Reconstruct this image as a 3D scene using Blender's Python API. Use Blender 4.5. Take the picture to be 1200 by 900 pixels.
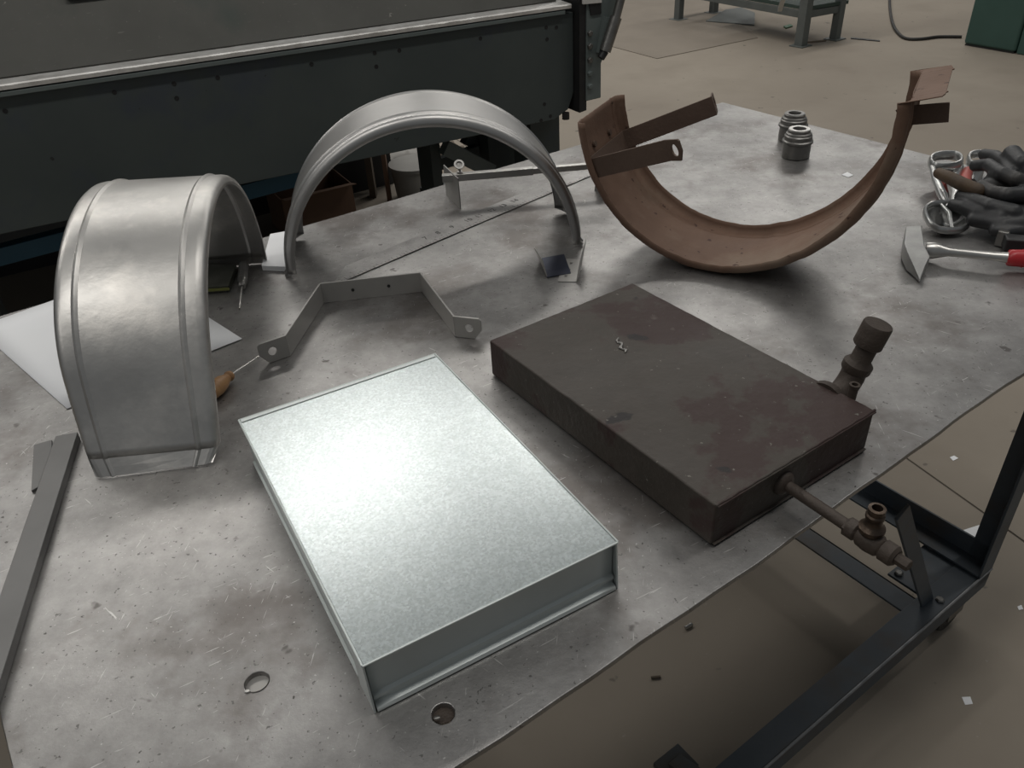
import bpy, bmesh, math, random
from mathutils import Vector, Matrix, noise
random.seed(7)
for o in list(bpy.data.objects): bpy.data.objects.remove(o)
sc = bpy.context.scene; COL = sc.collection
# ---------------------------------------------------------------- camera
TT = 0.85                                   # table top height
CH = 0.60                                   # camera above the table top
FPX, PITCH, ROLL = 940.4, 0.6017, -0.0600
Fw = Vector((0, math.cos(PITCH), -math.sin(PITCH))); Rt = Vector((1, 0, 0)); Up = Rt.cross(Fw)
R_ = Rt*math.cos(ROLL) + Up*math.sin(ROLL); U_ = -Rt*math.sin(ROLL) + Up*math.cos(ROLL)
CAMP = Vector((0, 0, TT+CH))
cam = bpy.data.cameras.new('camera'); camo = bpy.data.objects.new('camera', cam); COL.objects.link(camo)
m3 = Matrix((R_, U_, -Fw)).transposed()
camo.matrix_world = Matrix.Translation(CAMP) @ m3.to_4x4()
cam.sensor_width = 36; cam.lens = FPX/1200*36; cam.clip_start = .02; cam.clip_end = 200
sc.camera = camo
# ---------------------------------------------------------------- world, lamps, exposure
W = bpy.data.worlds.new('world'); sc.world = W; W.use_nodes = True
bg = W.node_tree.nodes['Background']; bg.inputs[0].default_value = (.93, .97, 1, 1); bg.inputs[1].default_value = .14
def area(name, loc, rot, sx, sy, power, col=(1, .97, .92)):
    l = bpy.data.lights.new(name, 'AREA'); l.shape = 'RECTANGLE'; l.size = sx; l.size_y = sy; l.energy = power; l.color = col
    o = bpy.data.objects.new(name, l); COL.objects.link(o); o.location = loc; o.rotation_euler = rot; return o
# rows of workshop strip lamps and one added fill row, parallel to the bench
LA = math.radians(27)
for k in range(6):
    area('strip_and_fill_lamp', (-5.6+2.3*k*math.cos(LA), 3.5+2.3*k*math.sin(LA), TT+4.3), (0, 0, LA), 1.9, .26, 46)
for k in range(4):  # unseen row behind the camera, added for general fill light
    area('strip_and_fill_lamp', (-4.5+3.0*k*math.cos(LA), -1.8+3.0*k*math.sin(LA), TT+4.3), (0, 0, LA), 1.9, .30, 32)
for k in range(3):
    area('strip_and_fill_lamp', (-3.+5*k*math.cos(LA), 11+5*k*math.sin(LA), TT+4.3), (0, 0, LA), 3.5, .6, 90)
sc.view_settings.view_transform = 'Standard'; sc.view_settings.look = 'None'
sc.view_settings.exposure = 0.0; sc.view_settings.gamma = 1; sc.view_settings.use_curve_mapping = False
# ---------------------------------------------------------------- placing helpers: image point -> point on a real plane
def ray(px, py): return Fw + R_*((px-600)/FPX) - U_*((py-450)/FPX)
def T(px, py, z=0.0):                        # on the horizontal plane z above the table top
    d = ray(px, py); t = (TT+z-CAMP.z)/d.z; return CAMP + d*t
def G(px, py, z=0.0): return T(px, py, z-TT)  # z above the floor
def onplane(px, py, p0, n):
    d = ray(px, py); return CAMP + d*((p0-CAMP).dot(n)/d.dot(n))
# ---------------------------------------------------------------- mesh helpers
def wl(o):
    v = Vector((0, 0, 0))
    while o: v = v + o.location; o = o.parent
    return v
X3, Y3, Z3 = Vector((1, 0, 0)), Vector((0, 1, 0)), Vector((0, 0, 1))
def V(*a): return Vector(a)
class MB:
    def __init__(s): s.b = bmesh.new()
    def box(s, c, size, ax=(X3, Y3, Z3), taper=1.0):
        vs = []
        for k in (-1, 1):
            for i, j in ((-1, -1), (1, -1), (1, 1), (-1, 1)):
                f = taper if k > 0 else 1
                vs.append(s.b.verts.new(c + ax[0]*(size[0]/2*i*f) + ax[1]*(size[1]/2*j*f) + ax[2]*(size[2]/2*k)))
        for f in ((3, 2, 1, 0), (4, 5, 6, 7), (0, 1, 5, 4), (1, 2, 6, 5), (2, 3, 7, 6), (3, 0, 4, 7)): s.b.faces.new([vs[i] for i in f])
        return s
    def hexa(s, bot, top):
        vs = [s.b.verts.new(p) for p in bot] + [s.b.verts.new(p) for p in top]; n = len(bot)
        s.b.faces.new(vs[:n][::-1]); s.b.faces.new(vs[n:])
        for i in range(n): j = (i+1) % n; s.b.faces.new([vs[i], vs[j], vs[n+j], vs[n+i]])
        return s
    def bar(s, a, b, w, h, up=Z3):
        d = (b-a); L = d.length; d.normalize(); x = d.cross(up).normalized(); u = x.cross(d)
        return s.box((a+b)/2, (L, w, h), (d, x, u))
    def lathe(s, prof, o, ax=Z3, n=28, caps=(True, True)):
        ax = ax.normalized(); x = ax.orthogonal().normalized(); y = ax.cross(x); rings = []
        for r, z in prof: rings.append([s.b.verts.new(o + ax*z + (x*math.cos(2*math.pi*i/n) + y*math.sin(2*math.pi*i/n))*r) for i in range(n)])
        for a, b in zip(rings[:-1], rings[1:]):
            for i in range(n): j = (i+1) % n; s.b.faces.new([a[i], a[j], b[j], b[i]])
        if caps[0]: s.b.faces.new(rings[0][::-1])
        if caps[1]: s.b.faces.new(rings[-1])
        return s
    def tube(s, pts, rad, n=12, flat=1.0, up=Z3, closed=False):
        P = [Vector(p) for p in pts]; N = len(P)
        rr = rad if isinstance(rad, (list, tuple)) else [rad]*N; rings = []
        for i, p in enumerate(P):
            if closed: d = (P[(i+1) % N]-P[i-1]).normalized()
            else: d = (P[min(i+1, N-1)]-P[max(i-1, 0)]).normalized()
            x = d.cross(up)
            if x.length < 1e-3: x = d.orthogonal()
            x.normalize(); y = x.cross(d)
            rings.append([s.b.verts.new(p + (x*math.cos(2*math.pi*k/n)+y*math.sin(2*math.pi*k/n)*flat)*rr[i]) for k in range(n)])
        pr = list(zip(rings[:-1], rings[1:])) + ([(rings[-1], rings[0])] if closed else [])
        for a, b in pr:
            for k in range(n): j = (k+1) % n; s.b.faces.new([a[k], a[j], b[j], b[k]])
        if not closed: s.b.faces.new(rings[0][::-1]); s.b.faces.new(rings[-1])
        return s
    def ball(s, c, r, ax=(X3, Y3, Z3), n=12):
        R = (r, r, r) if not isinstance(r, (list, tuple)) else r
        m = Matrix((ax[0]*R[0], ax[1]*R[1], ax[2]*R[2])).transposed().to_4x4(); m.translation = c
        bmesh.ops.create_uvsphere(s.b, u_segments=n*2, v_segments=n, radius=1, matrix=m); return s
    def plate(s, outline, holes, th, o, u, v):          # 2-D outline with holes, extruded by th along u x v
        n = u.cross(v).normalized(); t = bmesh.new(); loops = []
        for lp in [outline]+holes:
            vs = [t.verts.new(o+u*p[0]+v*p[1]) for p in lp]
            for i in range(len(vs)): t.edges.new((vs[i], vs[(i+1) % len(vs)]))
        r = bmesh.ops.triangle_fill(t, use_beauty=True, use_dissolve=False, edges=t.edges[:], normal=n)
        e = bmesh.ops.extrude_face_region(t, geom=t.faces[:])
        bmesh.ops.translate(t, vec=n*th, verts=[g for g in e['geom'] if isinstance(g, bmesh.types.BMVert)])
        bmesh.ops.recalc_face_normals(t, faces=t.faces[:])
        me = bpy.data.meshes.new('t'); t.to_mesh(me); t.free(); s.b.from_mesh(me); bpy.data.meshes.remove(me); return s
    def prism(s, outline, a, b, o, u, v):               # outline in (u, v) swept from a to b along u x v
        n = u.cross(v).normalized()
        return s.hexa([o+u*p[0]+v*p[1]+n*a for p in outline], [o+u*p[0]+v*p[1]+n*b for p in outline])
    def grid(s, rows, closed=False):
        vs = [[s.b.verts.new(p) for p in r] for r in rows]
        for a, b in zip(vs[:-1], vs[1:]):
            for i in range(len(a)-1): s.b.faces.new([a[i], a[i+1], b[i+1], b[i]])
        return s
    def build(s, name, mat, parent=None, bevel=0, smooth=False, solid=0, sub=0, loc=None, seg=2, remesh=0, recalc=True, off=-1):
        if recalc: bmesh.ops.recalc_face_normals(s.b, faces=s.b.faces[:])
        o0 = wl(parent) if parent else (loc if loc is not None else None)
        if o0 is None:
            xs = [v.co for v in s.b.verts]; o0 = Vector(((min(v.x for v in xs)+max(v.x for v in xs))/2, (min(v.y for v in xs)+max(v.y for v in xs))/2, min(v.z for v in xs)))
        for v in s.b.verts: v.co -= o0
        me = bpy.data.meshes.new(name); s.b.to_mesh(me); s.b.free(); me.materials.append(mat)
        o = bpy.data.objects.new(name, me); COL.objects.link(o)
        if parent: o.parent = parent
        else: o.location = o0
        if smooth or bevel:
            for p in me.polygons: p.use_smooth = True
        if remesh:
            m = o.modifiers.new('r', 'REMESH'); m.mode = 'VOXEL'; m.voxel_size = remesh; m.use_smooth_shade = True
            m = o.modifiers.new('s', 'SMOOTH'); m.iterations = 4; m.factor = .6
        if solid: m = o.modifiers.new('t', 'SOLIDIFY'); m.thickness = solid; m.offset = off
        if bevel: m = o.modifiers.new('b', 'BEVEL'); m.width = bevel; m.segments = seg; m.limit_method = 'ANGLE'; m.angle_limit = .6; m.harden_normals = True
        if sub: m = o.modifiers.new('u', 'SUBSURF'); m.levels = sub; m.render_levels = sub
        if smooth and not bevel and not remesh and not sub:
            try: me.set_sharp_from_angle(angle=math.radians(38))
            except Exception: pass
        return o
def tag(o, label, cat, group=None, kind=None):
    if label: o['label'] = label
    if cat: o['category'] = cat
    if group: o['group'] = group
    if kind: o['kind'] = kind
    return o
def thing(name, loc, label, cat, group=None):
    o = bpy.data.objects.new(name, None); COL.objects.link(o); o.location = loc; o.empty_display_size = .05
    return tag(o, label, cat, group)
def ngon(r, n=20, c=(0, 0), sx=1, rough=0):
    return [(c[0]+sx*r*(1+random.uniform(-rough, rough))*math.cos(2*math.pi*i/n), c[1]+r*(1+random.uniform(-rough, rough))*math.sin(2*math.pi*i/n)) for i in range(n)]
# ---------------------------------------------------------------- materials
def mat(name, c1, c2=None, rough=.5, r2=None, metal=0., scale=6., detail=6., bump=0., bscale=None, stretch=(1, 1, 1), specks=None, c3=None, c3s=2., c3t=(.5, .62), scratch=0, spangle=0, coat=0, rg=.6):
    m = bpy.data.materials.new(name); m.use_nodes = True; nt = m.node_tree; N = nt.nodes; L = nt.links; b = N['Principled BSDF']
    tc = N.new('ShaderNodeTexCoord'); mp = N.new('ShaderNodeMapping'); mp.inputs['Scale'].default_value = stretch; L.new(tc.outputs['Object'], mp.inputs[0])
    def nz(sc_, det=detail, rg=.6, vec=None, dist=0):
        n = N.new('ShaderNodeTexNoise'); n.inputs['Scale'].default_value = sc_; n.inputs['Detail'].default_value = det; n.inputs['Roughness'].default_value = rg; n.inputs['Distortion'].default_value = dist
        L.new(vec or mp.outputs[0], n.inputs['Vector']); return n.outputs['Fac']
    def ramp(src, a, bb, ca=(0, 0, 0, 1), cb=(1, 1, 1, 1)):
        r = N.new('ShaderNodeValToRGB'); r.color_ramp.elements[0].position = a; r.color_ramp.elements[1].position = bb; r.color_ramp.elements[0].color = ca; r.color_ramp.elements[1].color = cb
        L.new(src, r.inputs[0]); return r.outputs[0]
    def mix(f, a, bb):
        x = N.new('ShaderNodeMix'); x.data_type = 'RGBA'
        for i, s_ in ((0, f), (6, a), (7, bb)):
            if hasattr(s_, 'links'): L.new(s_, x.inputs[i])
            elif isinstance(s_, tuple): x.inputs[i].default_value = (*s_[:3], 1)
            else: x.inputs[i].default_value = s_
        return x.outputs[2]
    n1 = nz(scale, detail, rg); col = mix(ramp(n1, .3, .7), c1, c2 or c1)
    if c3: col = mix(ramp(nz(c3s, 5, .65), *c3t), col, c3)
    bh = None
    if spangle:
        vo = N.new('ShaderNodeTexVoronoi'); vo.inputs['Scale'].default_value = spangle; L.new(mp.outputs[0], vo.inputs['Vector'])
        col = mix(ramp(vo.outputs['Color'], .1, .9), col, tuple(x*.72 for x in c1))
    if specks:
        for sc_, lo, cc in specks: col = mix(ramp(nz(sc_, 3, .5), lo, lo+.03), col, cc)
    if scratch:
        for k, (rz, s1, th) in enumerate(((.5, 150, .72), (-.75, 120, .73), (1.45, 170, .73))):
            mq = N.new('ShaderNodeMapping'); mq.inputs['Rotation'].default_value = (0, 0, rz); mq.vector_type = 'TEXTURE'; mq.inputs['Scale'].default_value = (5, .4, 1); L.new(tc.outputs['Object'], mq.inputs[0])
            col = mix(ramp(nz(s1, 2, .5, mq.outputs[0]), th, th+.03), col, tuple(min(1, x*(1+scratch)) for x in c2 or c1))
    L.new(col, b.inputs['Base Color'])
    if r2 is None: b.inputs['Roughness'].default_value = rough
    else:
        mr = N.new('ShaderNodeMapRange'); mr.inputs[1].default_value = .3; mr.inputs[2].default_value = .7; mr.inputs[3].default_value = rough; mr.inputs[4].default_value = r2
        L.new(nz(scale*.7, 6), mr.inputs[0]); L.new(mr.outputs[0], b.inputs['Roughness'])
    b.inputs['Metallic'].default_value = metal
    if bump:
        bn = N.new('ShaderNodeBump'); bn.inputs['Strength'].default_value = bump; bn.inputs['Distance'].default_value = .002
        L.new(nz(bscale or scale*6, 5), bn.inputs['Height']); L.new(bn.outputs[0], b.inputs['Normal'])
    if coat: b.inputs['Coat Weight'].default_value = coat
    return m
M = dict(
 table=mat('bench_steel', (.22, .214, .208), (.45, .44, .43), rough=.34, r2=.50, metal=.85, scale=9, detail=12, rg=.72, bump=.11, bscale=230, specks=((26, .70, (.15, .14, .135)), (120, .705, (.10, .095, .09)), (300, .69, (.52, .51, .50)), (210, .675, (.16, .155, .15))), c3=(.20, .185, .175), c3s=5, c3t=(.52, .66), scratch=.15),
 tedge=mat('bench_edge_steel', (.16, .155, .15), (.30, .29, .28), rough=.4, metal=.8, scale=20, bump=.4),
 galv=mat('galvanised_sheet', (.57, .62, .62), (.49, .54, .545), rough=.285, metal=1, scale=60, bump=.04, bscale=700, spangle=450, specks=((330, .60, (.40, .44, .45)),)),
 galvs=mat('galvanised_side', (.60, .64, .63), (.52, .56, .55), rough=.34, r2=.45, metal=.42, scale=9, bump=.05, bscale=100),
 fend=mat('bare_rolled_steel', (.44, .43, .415), (.56, .55, .53), rough=.36, r2=.50, metal=1, scale=9, bump=.6, bscale=13, c3=(.64, .62, .59), c3s=8, c3t=(.5, .62)),
 fend2=mat('bare_sheet_steel', (.42, .415, .405), (.50, .49, .48), rough=.36, r2=.47, metal=1, scale=7, bump=.05, bscale=40),
 rust=mat('brown_rust', (.135, .078, .052), (.20, .122, .084), rough=.62, r2=.75, metal=.25, scale=9, bump=.35, bscale=120, c3=(.235, .178, .132), c3s=5, c3t=(.5, .7), specks=((60, .68, (.07, .035, .025)),)),
 rust2=mat('dark_brown_rust', (.10, .066, .049), (.14, .095, .072), rough=.6, metal=.3, scale=12, bump=.4, bscale=150),
 tank=mat('oiled_rusty_paint', (.040, .033, .027), (.064, .053, .043), rough=.50, r2=.68, metal=.1, scale=8, detail=10, rg=.7, bump=.8, bscale=70, c3=(.040, .022, .019), c3s=8, c3t=(.53, .58), specks=((20, .67, (.013, .010, .010)), (11, .70, (.12, .105, .09)), (150, .70, (.15, .14, .12)))),
 tankp=mat('rusty_pipework', (.046, .034, .027), (.070, .054, .043), rough=.6, metal=.2, scale=30, bump=.6, bscale=160),
 brass=mat('tarnished_brass', (.12, .088, .065), (.06, .045, .036), rough=.4, metal=.8, scale=60, bump=.2),
 angle=mat('mill_scale_steel', (.15, .148, .145), (.19, .188, .184), rough=.42, r2=.52, metal=.5, scale=8, bump=.06, bscale=80),
 strap=mat('cut_strap_steel', (.36, .35, .335), (.42, .41, .39), rough=.45, metal=.55, scale=14, bump=.06),
 shiny=mat('bright_steel', (.60, .59, .56), (.52, .51, .49), rough=.34, metal=1, scale=25),
 dull=mat('dull_machined_steel', (.16, .155, .145), (.24, .235, .225), rough=.38, metal=.8, scale=40, bump=.2),
 blued=mat('blued_sheet_steel', (.06, .07, .11), (.11, .12, .16), rough=.3, metal=.8, scale=22),
 cast=mat('silver_cast_metal', (.40, .405, .40), (.50, .50, .49), rough=.3, metal=.9, scale=35, bump=.15),
 paper=mat('white_paper', (.86, .87, .88), (.82, .83, .85), rough=.85, scale=3),
 wood=mat('boxwood', (.40, .23, .10), (.27, .14, .06), rough=.5, scale=30, stretch=(1, 4, 1)),
 rubber=mat('black_rubber_glove', (.018, .019, .021), (.035, .036, .038), rough=.50, scale=25, bump=.3, bscale=90, c3=(.05, .045, .04), c3s=12, c3t=(.55, .75)),
 brownr=mat('worn_brown_glove', (.085, .052, .026), (.045, .03, .02), rough=.65, scale=30, bump=.4, bscale=90),
 red=mat('red_grip_rubber', (.50, .022, .03), (.40, .02, .025), rough=.35, scale=20),
 red2=mat('faded_red_plastic', (.45, .12, .10), (.36, .08, .07), rough=.5, scale=20),
 floor=mat('dusty_concrete', (.235, .202, .162), (.29, .253, .206), rough=.8, scale=2.2, bump=.12, bscale=30, c3=(.195, .163, .130), c3s=1.1, c3t=(.48, .75), specks=((14, .70, (.14, .12, .10)), (60, .72, (.30, .27, .23)))),
 mat_=mat('worn_brown_mat', (.19, .162, .130), (.225, .193, .156), rough=.8, scale=3, bump=.1),
 joint=mat('dark_joint_filler', (.09, .075, .062), rough=.9),
 mgreen=mat('dark_green_machine_paint', (.050, .062, .062), (.070, .083, .080), rough=.50, r2=.62, metal=.1, scale=3, bump=.15, bscale=50, c3=(.046, .055, .078), c3s=2.2, c3t=(.5, .65), specks=((40, .73, (.025, .025, .025)), (36, .75, (.10, .08, .06)))),
 mgreen2=mat('green_grey_machine_paint', (.12, .145, .14), (.15, .175, .17), rough=.5, metal=.1, scale=8, bump=.2, bscale=60),
 mbeam=mat('worn_grey_beam', (.075, .075, .067), (.10, .099, .089), rough=.5, r2=.6, metal=.35, scale=4, bump=.1, bscale=40, c3=(.055, .07, .062), c3s=1.5, specks=((60, .74, (.22, .21, .19)),), scratch=.3),
 mlip=mat('polished_clamp_edge', (.92, .91, .88), (.62, .60, .57), rough=.42, r2=.6, metal=.55, scale=18, bump=.3, bscale=60),
 mdark=mat('black_greasy_steel', (.012, .012, .013), (.02, .02, .02), rough=.5, scale=10),
 blue=mat('blue_machine_paint', (.018, .075, .12), (.025, .09, .14), rough=.5, scale=8),
 bframe=mat('blue_black_frame_paint', (.055, .068, .082), (.08, .095, .11), rough=.5, r2=.6, scale=8, bump=.15, bscale=50, c3=(.07, .062, .055), c3s=7, c3t=(.5, .7)),
 bedge=mat('worn_frame_edge', (.30, .30, .30), (.16, .17, .18), rough=.5, metal=.5, scale=30),
 card=mat('brown_cardboard', (.16, .095, .06), (.13, .075, .048), rough=.85, scale=6),
 buck=mat('grubby_white_plastic', (.30, .29, .27), (.24, .23, .21), rough=.6, scale=8),
 wood2=mat('old_timber', (.12, .095, .07), (.09, .07, .05), rough=.8, scale=12),
 cab=mat('green_cabinet_paint', (.032, .075, .062), (.04, .088, .073), rough=.5, scale=4),
 bench=mat('grey_green_bench_paint', (.115, .125, .12), (.09, .10, .095), rough=.55, scale=9),
 bench2=mat('dark_green_board', (.03, .05, .042), (.04, .06, .05), rough=.6, scale=9),
 gl=mat('green_glass_scrap', (.01, .10, .02), rough=.3), black=mat('black_rubber_cable', (.02, .018, .016), rough=.6),
 yel=mat('dull_yellow_green_edge', (.18, .19, .05), rough=.5), hhead=mat('ground_hammer_steel', (.30, .30, .295), (.38, .38, .37), rough=.42, metal=.8, scale=40, bump=.2, bscale=120),
 dk=mat('dark_olive_tin', (.05, .055, .04), (.09, .09, .075), rough=.35, metal=.5, scale=60),
 ink=mat('engraved_dark_mark', (.06, .058, .055), rough=.6))
# ================================================================ SETTING: concrete floor in two slabs with a joint
fl = bpy.data.objects.new('floor', None); COL.objects.link(fl); fl['kind'] = 'structure'
J0, J1 = G(1060, 535), G(1180, 620); jd = (J1-J0).normalized(); jn = Vector((-jd.y, jd.x, 0)); jn = jn if jn.x > 0 else -jn
for s_ in (1, -1):
    a = J0 + jn*(.0022*s_); q = [a-jd*30, a+jd*30, a+jd*30+jn*30*s_, a-jd*30+jn*30*s_]
    o = MB().hexa([p-Z3*.02 for p in q], [p.copy() for p in q]).build('slab', M['floor'], fl, bevel=.002, seg=1)
o = MB().hexa([p for p in (J0-jd*30-jn*.1-Z3*.03, J0+jd*30-jn*.1-Z3*.03, J0+jd*30+jn*.1-Z3*.03, J0-jd*30+jn*.1-Z3*.03)], [p for p in (J0-jd*30-jn*.0022-Z3*.003, J0+jd*30-jn*.0022-Z3*.003, J0+jd*30+jn*.0022-Z3*.003, J0-jd*30+jn*.0022-Z3*.003)]).build('joint_filler', M['joint'], fl)
# ================================================================ WORKBENCH
YT = .5918; E1 = V(math.cos(YT), math.sin(YT), 0); E2 = V(-math.sin(YT), math.cos(YT), 0)
O = V(.5855, 2.0972, TT); TW, TL, TH = 1.0908, 1.797, .007
def tb(s, t, z=0): return O + E1*s + E2*t + Z3*z          # table coordinates: s <= 0 along, t <= 0 towards the camera, z from the top
bench = thing('workbench', tb(-TL/2, -TW/2, -TT), 'large steel-topped workbench on a dark angle-iron frame in the foreground', 'workbench')
def wav(s): return .0022*math.sin(s*7+.5)+.0008*math.sin(s*23)+.0005*math.sin(s*61)
out = [(0, 0)] + [(-TL*i/10, 0.002*math.sin(i*2)) for i in range(1, 10)] + [(-TL, 0)] + [(-TL+.002*math.sin(i*3), -TW*i/8) for i in range(1, 8)] + [(-TL, -TW)] + \
      [(-TL*(1-i/60), -TW+wav(-TL*(1-i/60))) for i in range(1, 60)] + [(0, -TW)]
def t2(p): d = p-O; return (d.dot(E1), d.dot(E2))
h1 = t2(T(301, 799)); h2 = t2(T(519.5, 836))
holes = [ngon(.0105, 22, h1, 1), ngon(.0095, 22, h2, 1, .05)]
mb = MB().plate(out, holes, TH, O-Z3*TH, E1, E2)
top = mb.build('tabletop', M['table'], bench, bevel=.0012, seg=1)
top['label'] = 'scratched bare steel plate tabletop with two holes'
MB().lathe([(.0108, 0), (.0108, .001)], T(301, 799, -.0068), Z3, 20).build('hole_backing', M['strap'], bench)
MB().lathe([(.0100, 0), (.0100, .001)], T(519.5, 836, -.0068), Z3, 20).build('hole_backing', M['tankp'], bench)
# burrs beside the holes
MB().ball(T(289.5, 810, .0008), (.0025, .0018, .001)).build('burr', M['shiny'], bench, smooth=True)
MB().ball(T(512, 841, .0004), (.003, .002, .001)).build('burr', M['dull'], bench, smooth=True)
# frame: upper rails, legs, lower rails, brace, caster
SR, TR, TB_ = -.215, -1.022, -.05                           # right end, front side, back side of the frame in table coordinates
SLF = -TL+.20; ZL = -.715
def angle(mb_, a, b, fl1, fl2, w=.05, th=.005):           # L-section between a and b with flanges in directions fl1, fl2
    mb_.hexa([a, a+fl1*w, a+fl1*w+fl2*th, a+fl2*th], [b, b+fl1*w, b+fl1*w+fl2*th, b+fl2*th])
    mb_.hexa([a, a+fl2*w, a+fl2*w+fl1*th, a+fl1*th], [b, b+fl2*w, b+fl2*w+fl1*th, b+fl1*th]); return mb_
for (s, t, ds, dt) in ((SR, TR, -1, 1), (SLF, TR, 1, 1), (SR, TB_, -1, -1), (SLF, TB_, 1, -1)):
    angle(MB(), tb(s, t, ZL-.03), tb(s, t, -TH-.001), E1*ds, E2*dt, .05).build('leg', M['bframe'], bench, bevel=.001)
for (a, b, f1, f2) in ((tb(SLF, TR, ZL), tb(SR, TR, ZL), E2, Z3*-1), (tb(SLF, TB_, ZL), tb(SR, TB_, ZL), -E2, Z3*-1)):
    angle(MB(), a, b, f1, f2, .052).build('lower_rail', M['bframe'], bench, bevel=.0012)
MB().tube([tb(SLF, TR+.0005, ZL), tb(SR, TR+.0005, ZL)], .0026, 8).build('worn_edge', M['bedge'], bench, smooth=True)
for s, d in ((SR, -1), (SLF, 1)):
    angle(MB(), tb(s, TR, ZL+.003), tb(s, TB_, ZL+.003), E1*d, Z3, .05).build('end_rail', M['bframe'], bench, bevel=.001)
    angle(MB(), tb(s+d*.19, TR, ZL-.002), tb(s+d*.19, TB_, ZL-.002), E1*d, Z3*-1, .05).build('cross_rail', M['bframe'], bench, bevel=.001)
for (a, b, f1, f2) in ((tb(SLF, TR, -TH-.001), tb(SR, TR, -TH-.001), E2, Z3*-1), (tb(SLF, TB_, -TH-.001), tb(SR, TB_, -TH-.001), -E2, Z3*-1), (tb(SR, TR, -TH-.001), tb(SR, TB_, -TH-.001), -E1, Z3*-1), (tb(SLF, TR, -TH-.001), tb(SLF, TB_, -TH-.001), E1, Z3*-1)):
    angle(MB(), a, b, f1, f2, .04).build('upper_rail', M['bframe'], bench)
# raking brace from the lower rail
B0 = T(1088, 703, ZL); B1 = onplane(1057, 600, B0, E2)
MB().bar(B0-Z3*.01, B1, .006, .034, up=E1).build('brace', M['bframe'], bench, bevel=.0015)
for (s, t) in ((SR-.1, TR+.065), (SLF+.1, TR+.065), (SR-.1, TB_-.065), (SLF+.1, TB_-.065)):
    c = tb(s, t, 0); c.z = 0
    pl = MB().box(c+Z3*(TT+ZL-.005), (.15, .12, .006), (E1, E2, Z3)).build('caster_plate', M['bframe'], bench, bevel=.001)
    c0_ = c.copy(); c = c-E2*.035*(1 if t < -.5 else -1)
    cs = MB().hexa([c+E2*.022+E1*x+Z3*.05 for x in (-.02, .035)]+[c+E2*.026+E1*x+Z3*.05 for x in (.035, -.02)], [c+E2*.022+E1*x+Z3*.127 for x in (-.03, .03)]+[c+E2*.026+E1*x+Z3*.127 for x in (.03, -.03)])
    cs.hexa([c-E2*.026+E1*x+Z3*.05 for x in (-.02, .035)]+[c-E2*.022+E1*x+Z3*.05 for x in (.035, -.02)], [c-E2*.026+E1*x+Z3*.127 for x in (-.03, .03)]+[c-E2*.022+E1*x+Z3*.127 for x in (.03, -.03)])
    cs.build('caster_fork', M['dull'], pl)
    MB().lathe([(.012, -.018), (.042, -.018), (.047, -.012), (.047, .012), (.042, .018), (.012, .018)], c+E1*.01+Z3*.048, E2, 24).build('caster_wheel', M['mdark'], pl, smooth=True)
    for i, j in ((-1, -1), (1, -1), (1, 1), (-1, 1)):
        if s == SR-.1 and t == TR+.065: MB().lathe([(.009, 0), (.009, .006), (.006, .008)], c0_+E1*.06*i+E2*.045*j+Z3*(TT+ZL-.003), Z3, 6).build('bolt', M['dull'], pl)
MB().lathe([(.009, 0), (.009, .007)], tb(SR-.03, TR+.19, ZL+.008), Z3, 6).build('bolt', M['dull'], bench)
# foot of the middle leg seen low in the frame
c = G(792, 897, .10)
MB().box(c, (.06, .05, .012), (E1, E2, Z3)).bar(c, tb(t2(c)[0], TR+.02, ZL), .03, .03).build('middle_foot', M['bframe'], bench, bevel=.001)

# ================================================================ GALVANISED BOX
def frame2(x, y, yaw): return V(x*.6, y*.6, TT), V(math.cos(yaw), math.sin(yaw), 0), V(-math.sin(yaw), math.cos(yaw), 0)
go, gu, gv = frame2(-.2205, .6716, .4905); gw, gl_, gh = .4164*.6, .6479*.6, .1006*.6
gb = thing('galvanised_box', go+gu*gw/2+gv*gl_/2, 'shiny new galvanised sheet metal box lying flat at the front of the bench', 'metal box')
def gp(a, b, z): return go+gu*a+gv*b+Z3*z
i_ = .003
MB().hexa([gp(i_, i_+.004, .0008), gp(gw-i_, i_+.004, .0008), gp(gw-i_, gl_-i_, .0008), gp(i_, gl_-i_, .0008)], [gp(i_, i_+.004, gh-.002), gp(gw-i_, i_+.004, gh-.002), gp(gw-i_, gl_-i_, gh-.002), gp(i_, gl_-i_, gh-.002)]).build('shell', M['galvs'], gb, bevel=.001)
tp = MB().hexa([gp(.001, .001, gh-.002), gp(gw-.001, .001, gh-.002), gp(gw-.001, gl_-.001, gh-.002), gp(.001, gl_-.001, gh-.002)], [gp(.001, .001, gh), gp(gw-.001, .001, gh), gp(gw-.001, gl_-.001, gh), gp(.001, gl_-.001, gh)]).build('top_sheet', M['galv'], gb, bevel=.0006)
tp['label'] = 'spangled zinc top sheet'
for a, b in ((gp(0, gl_, gh), gp(gw, gl_, gh)), (gp(0, 0, gh-.0005), gp(gw, 0, gh-.0005)), (gp(gw, 0, gh), gp(gw, gl_, gh)), (gp(0, 0, gh), gp(0, gl_, gh))):
    MB().tube([a, b], .0011, 8).build('folded_edge', M['galvs'], gb, smooth=True)
MB().bar(gp(.002, gl_-.004, gh+.0004), gp(gw-.002, gl_-.004, gh+.0004), .006, .0012).build('hem', M['galvs'], gb, bevel=.0004)
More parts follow.
